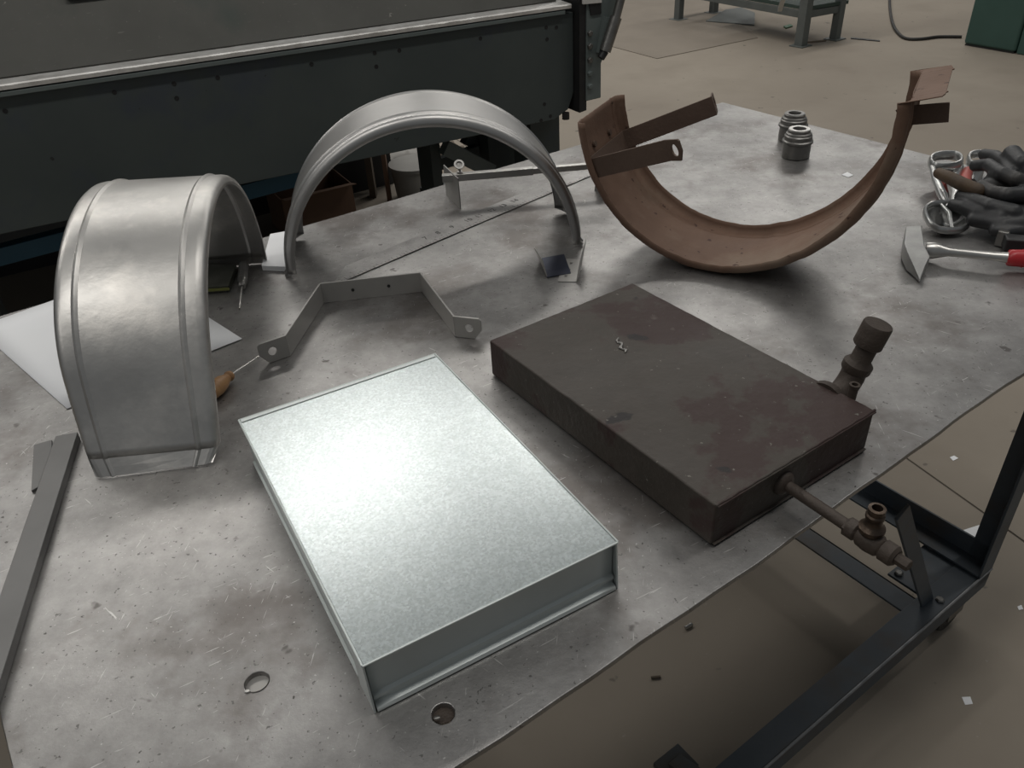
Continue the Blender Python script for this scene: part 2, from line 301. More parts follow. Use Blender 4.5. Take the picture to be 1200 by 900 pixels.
# front end sheet with its two steps
pf = [(.0065, .0563), (.005, .05), (.005, .022), (.0045, .0175), (.0015, .0155), (.0015, .0125), (.003, .0115), (.0025, .0065), (-.002, .0045), (-.003, .002), (-.002, .0008)]
rows = [[gp(.003+(gw-.006)*k/12, y, z) for y, z in pf] for k in range(13)]
MB().grid(rows).build('end_sheet', M['galvs'], gb, smooth=True, solid=.001)
for x in (.0008, gw-.0008):
    MB().prism([(-.003, .0005), (.03, .0005), (.03, gh-.002), (.001, gh-.002)], -.0008, .0008, go+gu*x, gv, Z3).build('corner_flap', M['galvs'], gb)
# left side sheet seam
MB().bar(gp(.001, .03, .012), gp(.001, gl_-.02, .012), .003, .002).build('side_fold', M['galvs'], gb, bevel=.0004)
# ================================================================ RUSTY FUEL TANK
ko, ku, kv = frame2(.3154, .9414, .5747); kw, kl, kh = .4149*.6, .661*.6, .0938*.6
tk = thing('fuel_tank', ko+ku*kw/2+kv*kl/2, 'flat dark rusty fuel tank with filler elbow and drain tap on the bench', 'fuel tank')
def kp(a, b, z): return ko+ku*a+kv*b+Z3*z
def kbox(a0, a1, b0, b1, z0, z1, mb=None): return (mb or MB()).hexa([kp(a0, b0, z0), kp(a1, b0, z0), kp(a1, b1, z0), kp(a0, b1, z0)], [kp(a0, b0, z1), kp(a1, b0, z1), kp(a1, b1, z1), kp(a0, b1, z1)])
mb = MB(); n1, n2 = 26, 40
def topz(a, b): return kh-.001+.0010*noise.noise(V(a*25, b*25, 0))+.0006*noise.noise(V(a*90, b*90, 3))-.0015*math.exp(-((a-.13)**2+(b-.30)**2)/.0006)
rows = [[kp(kw*i/n1, kl*j/n2, topz(kw*i/n1, kl*j/n2)) for i in range(n1+1)] for j in range(n2+1)]
ring = [rows[0][i] for i in range(n1+1)] + [rows[j][n1] for j in range(1, n2+1)] + [rows[n2][i] for i in range(n1-1, -1, -1)] + [rows[j][0] for j in range(n2-1, 0, -1)]
mb.grid(rows)
vt = [[p for p in ring], [V(p.x, p.y, TT+.0015) for p in ring]]
a_ = [mb.b.verts.new(p) for p in vt[0]]; b_ = [mb.b.verts.new(p) for p in vt[1]]
for i in range(len(a_)): j = (i+1) % len(a_); mb.b.faces.new([a_[i], b_[i], b_[j], a_[j]])
mb.b.faces.new(b_[::-1]); bmesh.ops.remove_doubles(mb.b, verts=mb.b.verts[:], dist=1e-5)
mb.build('body', M['tank'], tk, bevel=.0025)
# folded rims round the recessed end, welded seam
for (a, b) in (((.001, -.0005, kh-.002), (kw-.001, -.0005, kh-.002)), ((kw-.001, -.0005, .003), (kw-.001, -.0005, kh-.002)), ((.002, -.0005, .003), (kw-.003, -.0005, .003)), ((.001, -.0005, .003), (.001, -.0005, kh-.002))):
    MB().bar(kp(*a)-kv*.0008, kp(*b)-kv*.0008, .0035, .002).build('rim', M['tank'], tk, bevel=.0008)
MB().tube([kp(.116+.0035*math.sin(i*1.7)+.0018*i, .262+.004*i, kh-.0006) for i in range(9)], [.001, .0022, .0012, .0026, .0014, .002, .001, .0018, .0008], 8, flat=.5).build('solder_scar', M['dull'], tk, smooth=True)
MB().tube([kp(kw*i/30, .0+.0004*math.sin(i*2), kh-.001) for i in range(31)], .0016, 8).build('seam', M['tank'], tk, smooth=True)
# drain pipe and tap
pz, pu = .030, .1015
pm = MB().lathe([(.014, 0), (.014, .002), (.012, .005), (.008, .008)], kp(pu, .000, pz), -kv, 24).build('pipe_boss', M['tankp'], tk, smooth=True)
MB().tube([kp(pu, .002, pz), kp(pu, -.086, pz-.001)], .0062, 16).build('drain_pipe', M['tankp'], tk, smooth=True)
tap = MB().lathe([(.0085, 0), (.0100, .002), (.0100, .010), (.008, .012), (.0108, .015), (.0120, .024), (.0110, .034), (.0085, .037), (.0108, .039), (.0108, .050), (.008, .053)], kp(pu, -.079, pz-.001), -kv, 24).build('tap_body', M['tankp'], tk, smooth=True)
MB().lathe([(.0100, 0), (.0100, .010)], kp(pu, -.078, pz-.001), -kv, 6).build('hex_nut', M['tankp'], tap)
MB().lathe([(.0060, 0), (.0060, .013), (.005, .014)], kp(pu, -.131, pz-.001), -kv, 6).build('hex_plug', M['tankp'], tap, bevel=.0005)
MB().lathe([(.0095, 0), (.0122, .004), (.0122, .008), (.009, .011), (.0078, .013), (.0078, .019), (.0088, .0205), (.0088, .0235), (.0074, .025), (.0080, .029), (.0080, .0315), (.0050, .032), (.0048, .022)], kp(pu, -.102, pz+.008), Z3, 28, (True, True)).build('tap_neck', M['brass'], tap, smooth=True)
# filler elbow with round cap
fc = kp(kw+.024, .058, 0)
MB().lathe([(.026, -.006), (.026, .002), (.022, .006), (.018, .01)], kp(kw, .058, .034), ku, 28).build('filler_boss', M['tankp'], tk, smooth=True)
elb = [kp(kw, .058, .034)] + [kp(kw+.008+.036*math.sin(t), .058, .034+.034*(1-math.cos(t))) for t in [i*math.pi/2/7 for i in range(8)]]
fx = V(.26, -.02, 1).normalized()
e_end = elb[-1]
MB().tube(elb, [.0145]*len(elb), 20).build('filler_elbow', M['tankp'], tk, smooth=True)
MB().lathe([(.0150, -.004), (.0172, 0), (.0172, .008), (.0135, .012), (.0120, .014), (.0120, .036)], e_end-Z3*.006, fx, 28).build('filler_neck', M['tankp'], tk, smooth=True)
MB().lathe([(.0150, 0), (.0168, .002), (.0168, .028), (.0160, .030), (.010, .031)], e_end+fx*.026, fx, 28).build('filler_cap', M['tankp'], tk, smooth=True)
MB().lathe([(.0052, -.012), (.0052, .018), (.0062, .019), (.0062, .022), (.0036, .022), (.0034, .012)], kp(kw+.004, .033, kh-.008), V(.05, 0, 1), 14).build('vent_tube', M['tankp'], tk, smooth=True)

# ================================================================ MUDGUARDS
def prof(w, d, b=0):                                             # (offset along the axle, depth below the crown)
    h = w/2; bd = .0025
    p = [(h, d), (h-.0005, d*.6), (h-.003, d*.28), (h-.007, d*.07), (h-.012, 0), (h-.019-b, 0), (h-.0205-b, -bd*.5), (h-.023-b, -bd), (h-.0255-b, -bd*.5), (h-.027-b, 0), (h*.4, 0)]
    return [(x, y) for x, y in p] + [(-x, y) for x, y in p[::-1]]
class Arc:
    def __init__(s, c, yaw, roll, Rx, Rz, w, d, tilt=0):
        s.a = V(math.cos(yaw)*math.cos(tilt), math.sin(yaw)*math.cos(tilt), math.sin(tilt)); e = Z3.cross(s.a).normalized(); n = s.a.cross(e)
        s.e = e*math.cos(roll)+n*math.sin(roll); s.n = -e*math.sin(roll)+n*math.cos(roll); s.c, s.Rx, s.Rz, s.w, s.d = c, Rx, Rz, w, d; s.fl = 0
    def rad(s, t): return (s.e*math.cos(t)/s.Rx+s.n*math.sin(t)/s.Rz).normalized()
    def pt(s, t, off=0, dep=0):
        if s.fl and math.cos(t) < 0: k = max(0, 1-math.sin(t)/.85)**2*1.2; off = off*(1-.13*k)+.010*k
        return s.c+s.a*off+s.e*(s.Rx*math.cos(t)+(-s.fl*max(0, 1-abs(math.sin(t))/.42)**2 if math.cos(t) < 0 else 0))+s.n*(s.Rz*math.sin(t))-s.rad(t)*dep
    def band(s, t0, t1, n, mt, par, rough=0):
        rows = []
        for i in range(n+1):
            t = t0+(t1-t0)*i/n; row = []
            for x, y in prof(s.w, s.d, .004 if s.fl else 0):
                r = rough*noise.noise(V(t*14, x*40, 2)); row.append(s.pt(t, x, y+r))
            rows.append(row)
        return MB().grid(rows).build('band', mt, par, smooth=True, solid=.0016, recalc=True)
    def lip(s, t, dirv, L, mt, par, cut=.010, ground=False):
        P = prof(s.w, s.d, .004 if s.fl else 0); r0 = [s.pt(t, x, y) for x, y in P]; hw = s.w/2
        r1 = [s.pt(t, x*(1-cut/hw), min(y, s.d*.15)) + dirv*L for x, y in P]
        if ground:
            for p in r1: p.z = TT+.0022
        rm = [(p+q)/2 for p, q in zip(r0, r1)]
        return MB().grid([r0, rm, r1]).build('end_flange', mt, par, solid=.0016)
# A: standing on its ends at the left
aw = .175
A = Arc(V(-.4694, 1.0240, TT+.002), .1105, 0, .2588, .2356, aw, .0135, -.0376); A.fl = .031
ga = thing('mudguard', V(-.469, 1.025, TT), 'wide shiny bare steel mudguard arch standing on end at the left of the bench', 'mudguard')
t0 = math.asin(.0165/.2356)
A.band(t0, math.pi-t0, 84, M['fend'], ga)
A.lip(math.pi-t0, (-A.e*.62+Z3*-.8).normalized(), .020, M['fend'], ga, ground=True)
A.lip(t0, (A.e*.2+Z3*-.8).normalized(), .013, M['fend'], ga, .006, True)
for px, py in ((147, 496), (200, 491)):
    n_ = -A.e; p = onplane(px, py, A.pt(math.pi-.30, 0, 0), A.rad(math.pi-.30))
    MB().lathe([(.0034, -.001), (.0034, .0006), (.002, .0013)], p, A.rad(math.pi-.30), 14).build('rivet', M['shiny'], ga, smooth=True)
# B: seen along its axle in the middle
Bm = Arc(V(-.1239, 1.3311, TT), -1.4642, 0, .2525, .2491, .168, .0175)
gm = thing('mudguard', V(-.124, 1.331, TT), 'dull grey bare steel mudguard arch standing behind the cranked strap', 'mudguard')
tB = math.asin(.010/.249)
Bm.band(tB, math.pi-tB, 84, M['fend2'], gm)
for t in (tB, math.pi-tB): Bm.lip(t, (Bm.e*(1 if t < 1 else -1)+Z3*-1.6).normalized(), .010, M['fend2'], gm, .006, True)
# C: the rusty original on its back
Cc = Arc(V(.3694, 1.2194, TT+.2437+.0035), -2.0845, -.3007, .2348, .2446, .1716, .0163)
gc = thing('mudguard', V(.369, 1.219, TT), 'rusty brown old mudguard lying on its back with bracket arms', 'mudguard')
TE0, TE1 = math.pi+.40, 2*math.pi+.47
Cc.band(TE0, TE1, 84, M['rust'], gc, .0015)
Cc.lip(TE1, (Cc.rad(TE1)+Z3*.12).normalized(), .038, M['rust'], gc, .004)
def ring2(r, n=16, c=(0, 0)): return ngon(r, n, c)
def strap(par, o, u, v, tau, h, mt, scale=1., tabhole=.0062, th=.0028, tabs=(25, 25), namep=('strap_bar', 'strap_tab'), L=.157):
    """cranked strap: base along u centred at o, arms leaving on the v side, height h along tau (tau = extrusion)"""
    ca, sa = math.cos(math.radians(75)), math.sin(math.radians(75)); pass
    a0 = -u*L/2; b0 = u*L/2; a1 = a0+(-u*ca+v*sa)*L; b1 = b0+(u*ca+v*sa)*L
    for q0, q1 in ((a1, a0), (a0, b0), (b0, b1)):
        d = (q1-q0).normalized(); nn = d.cross(tau).normalized()
        ob = MB().box(o+(q0+q1)/2+tau*h/2, ((q1-q0).length+th*.8, th, h), (d, nn, tau)).build(namep[0], mt, par, bevel=.0006)
    for s_, q in ((-1, a1), (1, b1)):
        ta = math.radians(tabs[0] if s_ < 0 else tabs[1]); d = u*s_*math.cos(ta)+v*math.sin(ta)
        ol = [(0, 0), (.030, 0), (.041, h*.45), (.041, h*.92), (.038, h), (0, h)]
        mb = MB().plate(ol, [ring2(tabhole, 18, (.022, h*.5))], th, o+q-d.cross(tau)*th/2, d, tau)
        mb.build(namep[1], mt, par, bevel=.0004, seg=1)
    return a1, b1
tb_ = math.pi+.72
br = MB(); oC = Cc.pt(tb_, 0, .0015)
brc = MB().box(oC-Cc.rad(tb_)*.0012, (.16, .03, .002), (Cc.a, Cc.rad(tb_).cross(Cc.a), Cc.rad(tb_))).build('bracket', M['rust2'], gc, bevel=.0006)
brc['label'] = 'rusty bracket with two splayed arms'
tau = -(Cc.rad(tb_).cross(Cc.a)).normalized(); tau = tau if tau.z > 0 else -tau
strap(brc, oC-Cc.rad(tb_)*.003-tau*.016, Cc.a, -Cc.rad(tb_), tau, .032, M['rust2'], namep=('bracket_arm', 'bracket_tab'), tabhole=.009, tabs=(-14, 50))
t3 = 2*math.pi+.34; pr_ = Cc.pt(t3, .03, 0); rd = (Cc.rad(t3)+Z3*.15).normalized()
MB().bar(pr_-rd*.010, pr_+rd*.044, .003, .026, up=Z3).build('bracket_stub', M['rust2'], gc, bevel=.0006)
MB().bar(Cc.pt(t3-.03, -.02, .0)-rd*.006, Cc.pt(t3-.06, -.02, .0)-rd*.018, .003, .022).build('torn_tab', M['rust2'], gc, bevel=.0006)
MB().lathe([(.004, -.001), (.004, .0015)], Cc.pt(2*math.pi-.18, .055, 0), Cc.rad(2*math.pi-.18), 12).build('rivet', M['dull'], gc)
for x in (-.03, .035): MB().lathe([(.005, -.001), (.005, .003)], Cc.pt(tb_-.12, x, .003), -Cc.rad(tb_-.12), 12).build('rivet', M['rust2'], gc)

# ================================================================ CRANKED STRAP on edge
s0, s1 = T(379.5, 354.4, .0005), T(495, 341.5, .0005); su = (s1-s0).normalized(); sv = V(su.y, -su.x, 0)
st = thing('cranked_strap', (s0+s1)/2, 'new cranked grey steel strap with holed ends standing on edge', 'strap')
strap(st, (s0+s1)/2, su, sv, Z3, .034, M['strap'])
for f in (-.19, .17): MB().lathe([(.0026, 0), (.0026, .0022)], (s0+s1)/2+su*(f*.157)+Z3*.017+sv*.0001, sv, 12).build('screw_hole', M['mdark'], st)

# ================================================================ SLIDING BEAM GAUGE
g0 = T(540, 245); g1 = T(523.5, 228); gn = (g0-g1).normalized()
ga_ = T(523, 208.5, .052); gb_ = T(697, 194, .052); gd = (gb_-ga_).normalized()
bgz = thing('beam_gauge', (g0+g1)/2, 'slim bright beam gauge with upright end plate and thumb screw', 'gauge')
h_ = .062
MB().hexa([g1-gd*.0012, g0-gd*.0012, g0+gd*.0012, g1+gd*.0012], [g1-gd*.0012+Z3*h_, g0-gd*.0012+Z3*h_, g0+gd*.0012+Z3*h_, g1+gd*.0012+Z3*h_]).build('end_plate', M['strap'], bgz, bevel=.0004)
mid = ga_+gd*.17
MB().bar(ga_-gd*.008, mid, .014, .014).build('outer_tube', M['shiny'], bgz, bevel=.001)
MB().bar(mid, gb_+gd*.02, .011, .011).build('inner_bar', M['shiny'], bgz, bevel=.0008)
e_ = gb_+gd*.02
MB().hexa([V(e_.x-.02, e_.y, TT+.0005), V(e_.x+.02, e_.y, TT+.0005), V(e_.x+.02, e_.y+.003, TT+.0005), V(e_.x-.02, e_.y+.003, TT+.0005)], [e_+V(-.012, 0, .006), e_+V(.012, 0, .006), e_+V(.012, .003, .006), e_+V(-.012, .003, .006)]).build('end_foot', M['strap'], bgz)
sp = ga_+gd*.027+Z3*.006
MB().lathe([(.006, 0), (.006, .005), (.0025, .006), (.0025, .011)], sp, Z3, 14).build('thumb_screw', M['strap'], bgz, smooth=True)
MB().lathe([(.0062, -.0016), (.0098, -.0016), (.0104, 0), (.0098, .0016), (.0062, .0016), (.0055, 0), (.0062, -.0016)], sp+Z3*.0185, V(.15, -.75, .8), 20).build('thumb_ring', M['strap'], bgz, smooth=True)

# ================================================================ STEEL RULE with inch numbers
r0, r1 = T(388, 337), T(700, 203.5); ru = (r1-r0).normalized(); rv = V(-ru.y, ru.x, 0); RL = (r1-r0).length; RW = .045
rl = thing('steel_rule', (r0+r1)/2, 'long grey steel rule lying flat under the middle mudguard', 'ruler')
MB().hexa([r0+Z3*.0004, r1+Z3*.0004, r1+rv*RW+Z3*.0004, r0+ru*.06+rv*RW+Z3*.0004], [r0+Z3*.0022, r1+Z3*.0022, r1+rv*RW+Z3*.0022, r0+ru*.06+rv*RW+Z3*.0022]).build('blade', M['table'], rl, bevel=.0003, seg=1)
tks = MB(); n_t = int(RL/.0082)
for k in range(1, n_t):
    p = r0+ru*(.0082*k); L_ = .009 if k % 4 == 0 else .005
    tks.bar(p+rv*.001+Z3*.0023, p+rv*(.001+L_)+Z3*.0023, .0005, .0003)
tk_ = tks.build('graduations', M['ink'], rl); tk_['kind'] = 'stuff'
def text(name, s, size, o, u, v, mt, par, ext=.0001):
    cu = bpy.data.curves.new(name, 'FONT'); cu.body = s; cu.size = size; cu.extrude = ext; cu.align_x = 'CENTER'; cu.align_y = 'CENTER'
    ob = bpy.data.objects.new(name, cu); me = bpy.data.meshes.new_from_object(ob); bpy.data.objects.remove(ob)
    n = u.cross(v); base = wl(par)
    for vt_ in me.vertices: c = vt_.co.copy(); vt_.co = o+u*c.x+v*c.y+n*c.z-base
    me.materials.append(mt); q = bpy.data.objects.new(name, me); COL.objects.link(q); q.parent = par; return q
for k, (px, py) in enumerate(((507, 284), (523, 278), (538, 270.5), (556, 262), (569, 257), (583.5, 250.5), (597, 245), (610, 239))):
    p = T(px, py); d = p-r0; p = r0+ru*d.dot(ru)+rv*.026+Z3*.0024
    text('number_mark', str(7+k), .017, p, ru, rv, M['ink'], rl)

# ================================================================ SMALL ANGLE CLIPS
cl = thing('angle_clip', T(650, 318), 'small bent steel clip with a blued base, left of the pair', 'clip', 'bent clips beside the middle mudguard')
b = [T(641, 325, .002), T(633, 303, .002), T(661, 298, .002), T(669, 320, .002)]
MB().hexa([p-Z3*.0006 for p in b], [p+Z3*.0006 for p in b]).build('base', M['blued'], cl)
u0, u1 = T(641, 325, .001), T(633, 303, .001); lf = V(-.010, 0, .040)
MB().hexa([u0, u1, u1+V(.0012, 0, 0), u0+V(.0012, 0, 0)], [u0+V(-.008, 0, .034), u1+V(-.010, 0, .022), u1+V(-.0088, 0, .022), u0+V(-.0068, 0, .034)]).build('upright', M['strap'], cl)
cl2 = thing('angle_clip', T(668, 320), 'small bent steel clip with punched slots, right of the pair', 'clip', 'bent clips beside the middle mudguard')
b = [T(654, 330.5), T(660, 304), T(680, 304), T(675, 331)]
u = (b[3]-b[0]); v = (b[1]-b[0])
hl = lambda a, c: [(a-.06, c-.04), (a+.10, c-.04), (a+.10, c+.05), (a-.06, c+.05)]
MB().plate([(0, 0), (1, 0), (1, 1), (0, 1)], [hl(.35, .22), hl(.45, .48), hl(.5, .78)], .0012, b[0]+Z3*.0002, u, v).build('base', M['strap'], cl2)
u0, u1 = b[3], b[2]
MB().hexa([u0, u1, u1+V(.0012, 0, 0), u0+V(.0012, 0, 0)], [u0+V(.008, 0, .022), u1+V(.010, 0, .040), u1+V(.0112, 0, .040), u0+V(.0092, 0, .022)]).build('upright', M['strap'], cl2)

# ================================================================ TWO SOCKET SLEEVES
def sleeve(p, label, k):
    t = thing('bearing_sleeve', p, label, 'metal sleeve', 'turned sleeves at the far end of the bench')
    MB().lathe([(.026, 0), (.0285, .002), (.0285, .030), (.0265, .0315)], p, Z3, 36).build('body', M['dull'], t, smooth=True)
    MB().lathe([(.0265, .030), (.0315, .032), (.0315, .036), (.0285, .038), (.0285, .046), (.026, .048), (.026, .051), (.0225, .053), (.0225, .058), (.0205, .0595), (.0135, .0595), (.0125, .057), (.0125, .03)], p, Z3, 36).build('collar', M['dull'], t, smooth=True)
    MB().lathe([(.0205, .0590), (.0210, .0600), (.0140, .0600), (.0135, .0590)], p, Z3, 36, (False, False)).build('rim', M['shiny'] if k else M['dull'], t, smooth=True)
    return t
sleeve(T(932, 183.5), 'stepped dark steel sleeve with bright rim, nearest of the two', 1)
sleeve(T(927, 164), 'stepped dark steel sleeve standing behind the bright rimmed one', 0)
# scrap of paper on the bench
def flat(name, label, cat, pts, mt, th=.0006, grp=None, z=0, fl_=False):
    q = [(G if fl_ else T)(x, y, z+.0004) for x, y in pts]
    return tag(MB().hexa(q, [p+Z3*th for p in q]).build(name, mt), label, cat, grp)
flat('paper_scrap', 'tiny white paper scrap on the bench right of the sleeves', 'paper', ((986, 205), (993, 202), (1000, 205.5), (994, 208)), M['paper'])
flat('paper_scrap', 'tiny white scrap on the floor near the lower frame rail', 'paper', ((1127, 817), (1137, 816.5), (1140, 825), (1131, 826)), M['paper'], fl_=True)
flat('paper_scrap', 'tiny white scrap on the floor right of the filler cap', 'paper', ((1113, 536), (1118, 534), (1123, 537), (1117, 540)), M['paper'], fl_=True)
flat('paper_scrap', 'tiny pale scrap on the floor at the right photo edge', 'paper', ((1192, 711), (1197, 709), (1199, 714), (1194, 715)), M['paper'], fl_=True)
tag(MB().tube([G(803, 736, .004), G(811, 731.5, .004)], .004, 8).build('offcut', M['cast'], smooth=True), 'tiny pale metal offcut on the floor beside the front bench edge', 'offcut')
tag(MB().tube([G(763, 794, .003), G(774, 793, .003)], .003, 8).build('offcut', M['wood2'], smooth=True), 'tiny brown offcut on the floor below the front bench edge', 'offcut')
flat('paper_sheet', 'folded white paper sheet on the floor behind the bench leg', 'paper', ((1128, 622), (1153, 614), (1172, 640), (1148, 648)), M['paper'], .002, fl_=True)
# white sheet under mudguard A
q = [T(-28, 385), T(160, 318), T(284, 398), T(79, 480)]
mb = MB(); mb.grid([[q[0].lerp(q[1], i/8).lerp(q[3].lerp(q[2], i/8), j/8)+Z3*(.0006+.0006*(1+math.sin(i*1.1)*math.sin(j*.9))) for i in range(9)] for j in range(9)])
tag(mb.build('paper_sheet', M['paper'], smooth=True, solid=.0004, off=1), 'large white paper sheet under the left mudguard', 'paper')
# paper pad
q = [T(308, 317.5), T(341, 319), T(340, 276), T(318, 280)]
pd = thing('paper_pad', q[0], 'pale paper pad between the two grey mudguards', 'paper pad')
MB().hexa([p+Z3*.0005 for p in q], [p+Z3*.009 for p in q]).build('pages', M['paper'], pd, bevel=.0006)
MB().hexa([p+Z3*.009 for p in q], [p+Z3*.0100 for p in q]).build('cover', M['paper'], pd)
# ================================================================ LONG ANGLE BAR at left
a0, a1 = T(-60, 905, .004), T(83, 486, .004)
ad = (a1-a0).normalized(); an = V(-ad.y, ad.x, 0)
bar = thing('angle_bar', T(20, 640), 'long grey steel angle bar lying at the left bench edge', 'steel bar')
w_, hz_ = .026, .012
d_ = (T(1, 800, hz_)-T(91, 510, hz_)).normalized(); n_ = V(d_.y, -d_.x, 0); n_ = n_ if n_.x < 0 else -n_
p0 = T(91, 506, hz_); p1 = p0+d_*.62
MB().hexa([p0-Z3*.003, p1-Z3*.003, p1+n_*w_-Z3*.003, p0+n_*w_-Z3*.003], [p0, p1, p1+n_*w_, p0+n_*w_]).build('top_flange', M['angle'], bar, bevel=.0008)
MB().hexa([p0-Z3*.0115, p1-Z3*.0115, p1+n_*.003-Z3*.0115, p0+n_*.003-Z3*.0115], [p0-Z3*.001, p1-Z3*.001, p1+n_*.003-Z3*.001, p0+n_*.003-Z3*.001]).build('side_flange', M['angle'], bar, bevel=.0008)
q = [T(38, 578), T(41, 524), T(62, 518), T(62, 565)]
tag(MB().hexa([p+Z3*.0003 for p in q], [p+Z3*.004 for p in q]).build('steel_offcut', M['angle'], bevel=.0006), 'short dark steel offcut poking out from under the angle bar', 'offcut')
# ================================================================ AWL, SCRIBER, TIN under mudguard A
aw0, aw1 = T(255, 462, .012), T(304, 417, .004); awd = (aw1-aw0).normalized()
w = thing('awl', T(266, 440), 'thin steel awl with a turned wooden handle beside the left mudguard', 'awl')
hd = T(271, 438.5, .010)
MB().tube([hd-awd*.008, aw1], [.0016, .0008], 8).build('spike', M['shiny'], w, smooth=True)
MB().lathe([(.004, 0), (.0065, .002), (.0075, .006), (.0055, .009), (.0065, .012), (.0105, .024), (.0115, .036), (.0105, .050), (.007, .060), (.002, .063)], hd-awd*.0+V(0, 0, 0), -awd, 20).build('handle', M['wood'], w, smooth=True)
q0, q1 = T(286, 311, .012), T(282, 352, .010); qd = (q1-q0).normalized()
w = thing('pin_punch', T(285, 335), 'knurled grey pin punch pointing down beside the left mudguard', 'punch')
MB().lathe([(.006, 0), (.0085, .002)]+[(.0085 if i % 2 else .0078, .004+.003*i) for i in range(18)]+[(.0085, .060), (.006, .068), (.006, .078), (.004, .080)], q0, qd, 18).build('grip', M['dull'], w, smooth=True)
MB().tube([q0+qd*.078, T(280.5, 362, .009)], .0017, 8).build('pin', M['shiny'], w, smooth=True)
q = [T(240, 344), T(270, 342), T(279, 317), T(240, 317)]
w = thing('small_tin', q[0], 'small dark tin with a yellowish edge half hidden by the left mudguard', 'tin')
MB().hexa([p+Z3*.0004 for p in q], [p+Z3*.012 for p in q]).build('body', M['dk'], w, bevel=.001)
MB().bar(q[0]+V(0, -.0012, .006), q[1]+V(0, -.0012, .006), .002, .004).build('edge_label', M['yel'], w)

# ================================================================ HAMMER
hp = lambda x, y, z: T(x, y, z)
hm = thing('chipping_hammer', T(1085, 300), 'welding chipping hammer with steel shaft and red grip at the right bench edge', 'hammer')
hc = T(1090, 293, .020)
up_ = Z3
prof_ = [hp(1062, 265, .030), hp(1080, 264, .030), hp(1084, 288, .030), hp(1090, 300, .029), hp(1084, 312, .020), hp(1078, 330, .004), hp(1074, 318, .012), hp(1066, 300, .026), hp(1060, 285, .030)]
low = []
for p in prof_:
    low.append(V(p.x, p.y, max(TT+.0008, p.z-.026)))
low[5] = prof_[5]-Z3*.003
MB().hexa(low, prof_).build('head', M['hhead'], hm, bevel=.002)
MB().lathe([(.003, 0), (.003, .012), (.001, .014)], T(1068, 296, .016), (T(1052, 306, .010)-T(1068, 296, .016)), 10).build('pick_point', M['shiny'], hm, smooth=True)
sh0, sh1, sh2 = T(1088, 293, .018), T(1182, 302, .020), T(1245, 305, .020); sd = (sh1-sh0).normalized()
MB().tube([sh0-sd*.004, sh0+sd*.006, sh0+sd*.014, sh0+sd*.03, sh1-sd*.02, sh1], [.012, .0135, .0115, .0068, .0068, .0085], 16).build('shaft', M['shiny'], hm, smooth=True)
MB().tube([sh1-sd*.002, sh1, sh1+(sh2-sh1)*.1, sh1+(sh2-sh1)*.5, sh2], [.0105, .0125, .0130, .0138, .0135], 18).build('grip', M['red'], hm, smooth=True)
for k in range(2): MB().tube([sh1+(sh2-sh1)*(.25+.2*k), sh1+(sh2-sh1)*(.27+.2*k)], .0142, 18).build('grip_band', M['red'], hm, smooth=True)
# ================================================================ CAST TOOL with ring and cup
ct = thing('cast_handle_tool', T(1108, 250), 'silver cast metal tool with oval ring and rounded cup end', 'tool')
def oval(c, u, v, a, b, n=28): return [c+u*a*math.copysign(abs(math.cos(t))**.8, math.cos(t))+v*b*math.copysign(abs(math.sin(t))**.8, math.sin(t)) for t in [2*math.pi*i/n for i in range(n)]]
vr = V(.35, .85, .10).normalized()
c1 = T(1108, 189, .044); MB().tube(oval(c1, X3, vr, .029, .027), .0042, 10, flat=2.2, closed=True).build('ring', M['cast'], ct, smooth=True)
c2 = T(1109, 254, .022)
vs_ = V(.1, .9, .25).normalized()
MB().tube(oval(c2, X3, vs_, .034, .037), .0042, 10, flat=1.5, closed=True).build('cup_rim', M['cast'], ct, smooth=True)
rows = []
for k in range(7):
    f = k/6; rows.append([c2+(X3*math.cos(t)*.034+vs_*math.sin(t)*.037)*math.cos(f*math.pi/2*.98)-Z3*.018*math.sin(f*math.pi/2) for t in [2*math.pi*i/24 for i in range(25)]])
MB().grid(rows).build('cup', M['cast'], ct, smooth=True, solid=.0015)
MB().tube([c2+vs_*.036, c2+Z3*.006+V(.004, 0, 0), c2-vs_*.036], [.003, .004, .003], 10).build('cup_rib', M['cast'], ct, smooth=True)
MB().tube([T(1092, 194, .04), T(1096, 210, .036), T(1104, 228, .032), T(1111, 243, .028)], [.006, .007, .008, .005], 12).build('side_arm', M['cast'], ct, smooth=True)
MB().tube([T(1124, 196, .03), T(1116, 214, .028), T(1120, 228, .026), T(1116, 242, .024)], [.008, .010, .010, .006], 12).build('side_arm', M['cast'], ct, smooth=True)
MB().tube([T(1104, 208, .018), T(1114, 218, .018)], [.012, .013], 12).build('red_insert', M['red2'], ct, smooth=True)
ct2 = thing('cast_handle_tool', T(1146, 195), 'silver ring end of a tool with pale red insert behind the gloves', 'tool')
MB().tube(oval(T(1147, 187, .035), X3, vr, .020, .026), .0042, 10, flat=2, closed=True).build('ring', M['cast'], ct2, smooth=True)
MB().tube([T(1134, 200, .03), T(1131, 210, .025), T(1132, 222, .02)], [.009, .011, .009], 12).build('red_insert', M['red2'], ct2, smooth=True)
MB().tube([T(1126, 190, .03), T(1122, 202, .028), T(1126, 212, .018)], [.005, .008, .006], 10).build('arm', M['cast'], ct2, smooth=True)
MB().tube([T(1147, 195, .014), T(1142, 206, .012), T(1138, 215, .014)], [.012, .014, .010], 10).build('body', M['cast'], ct2, smooth=True)
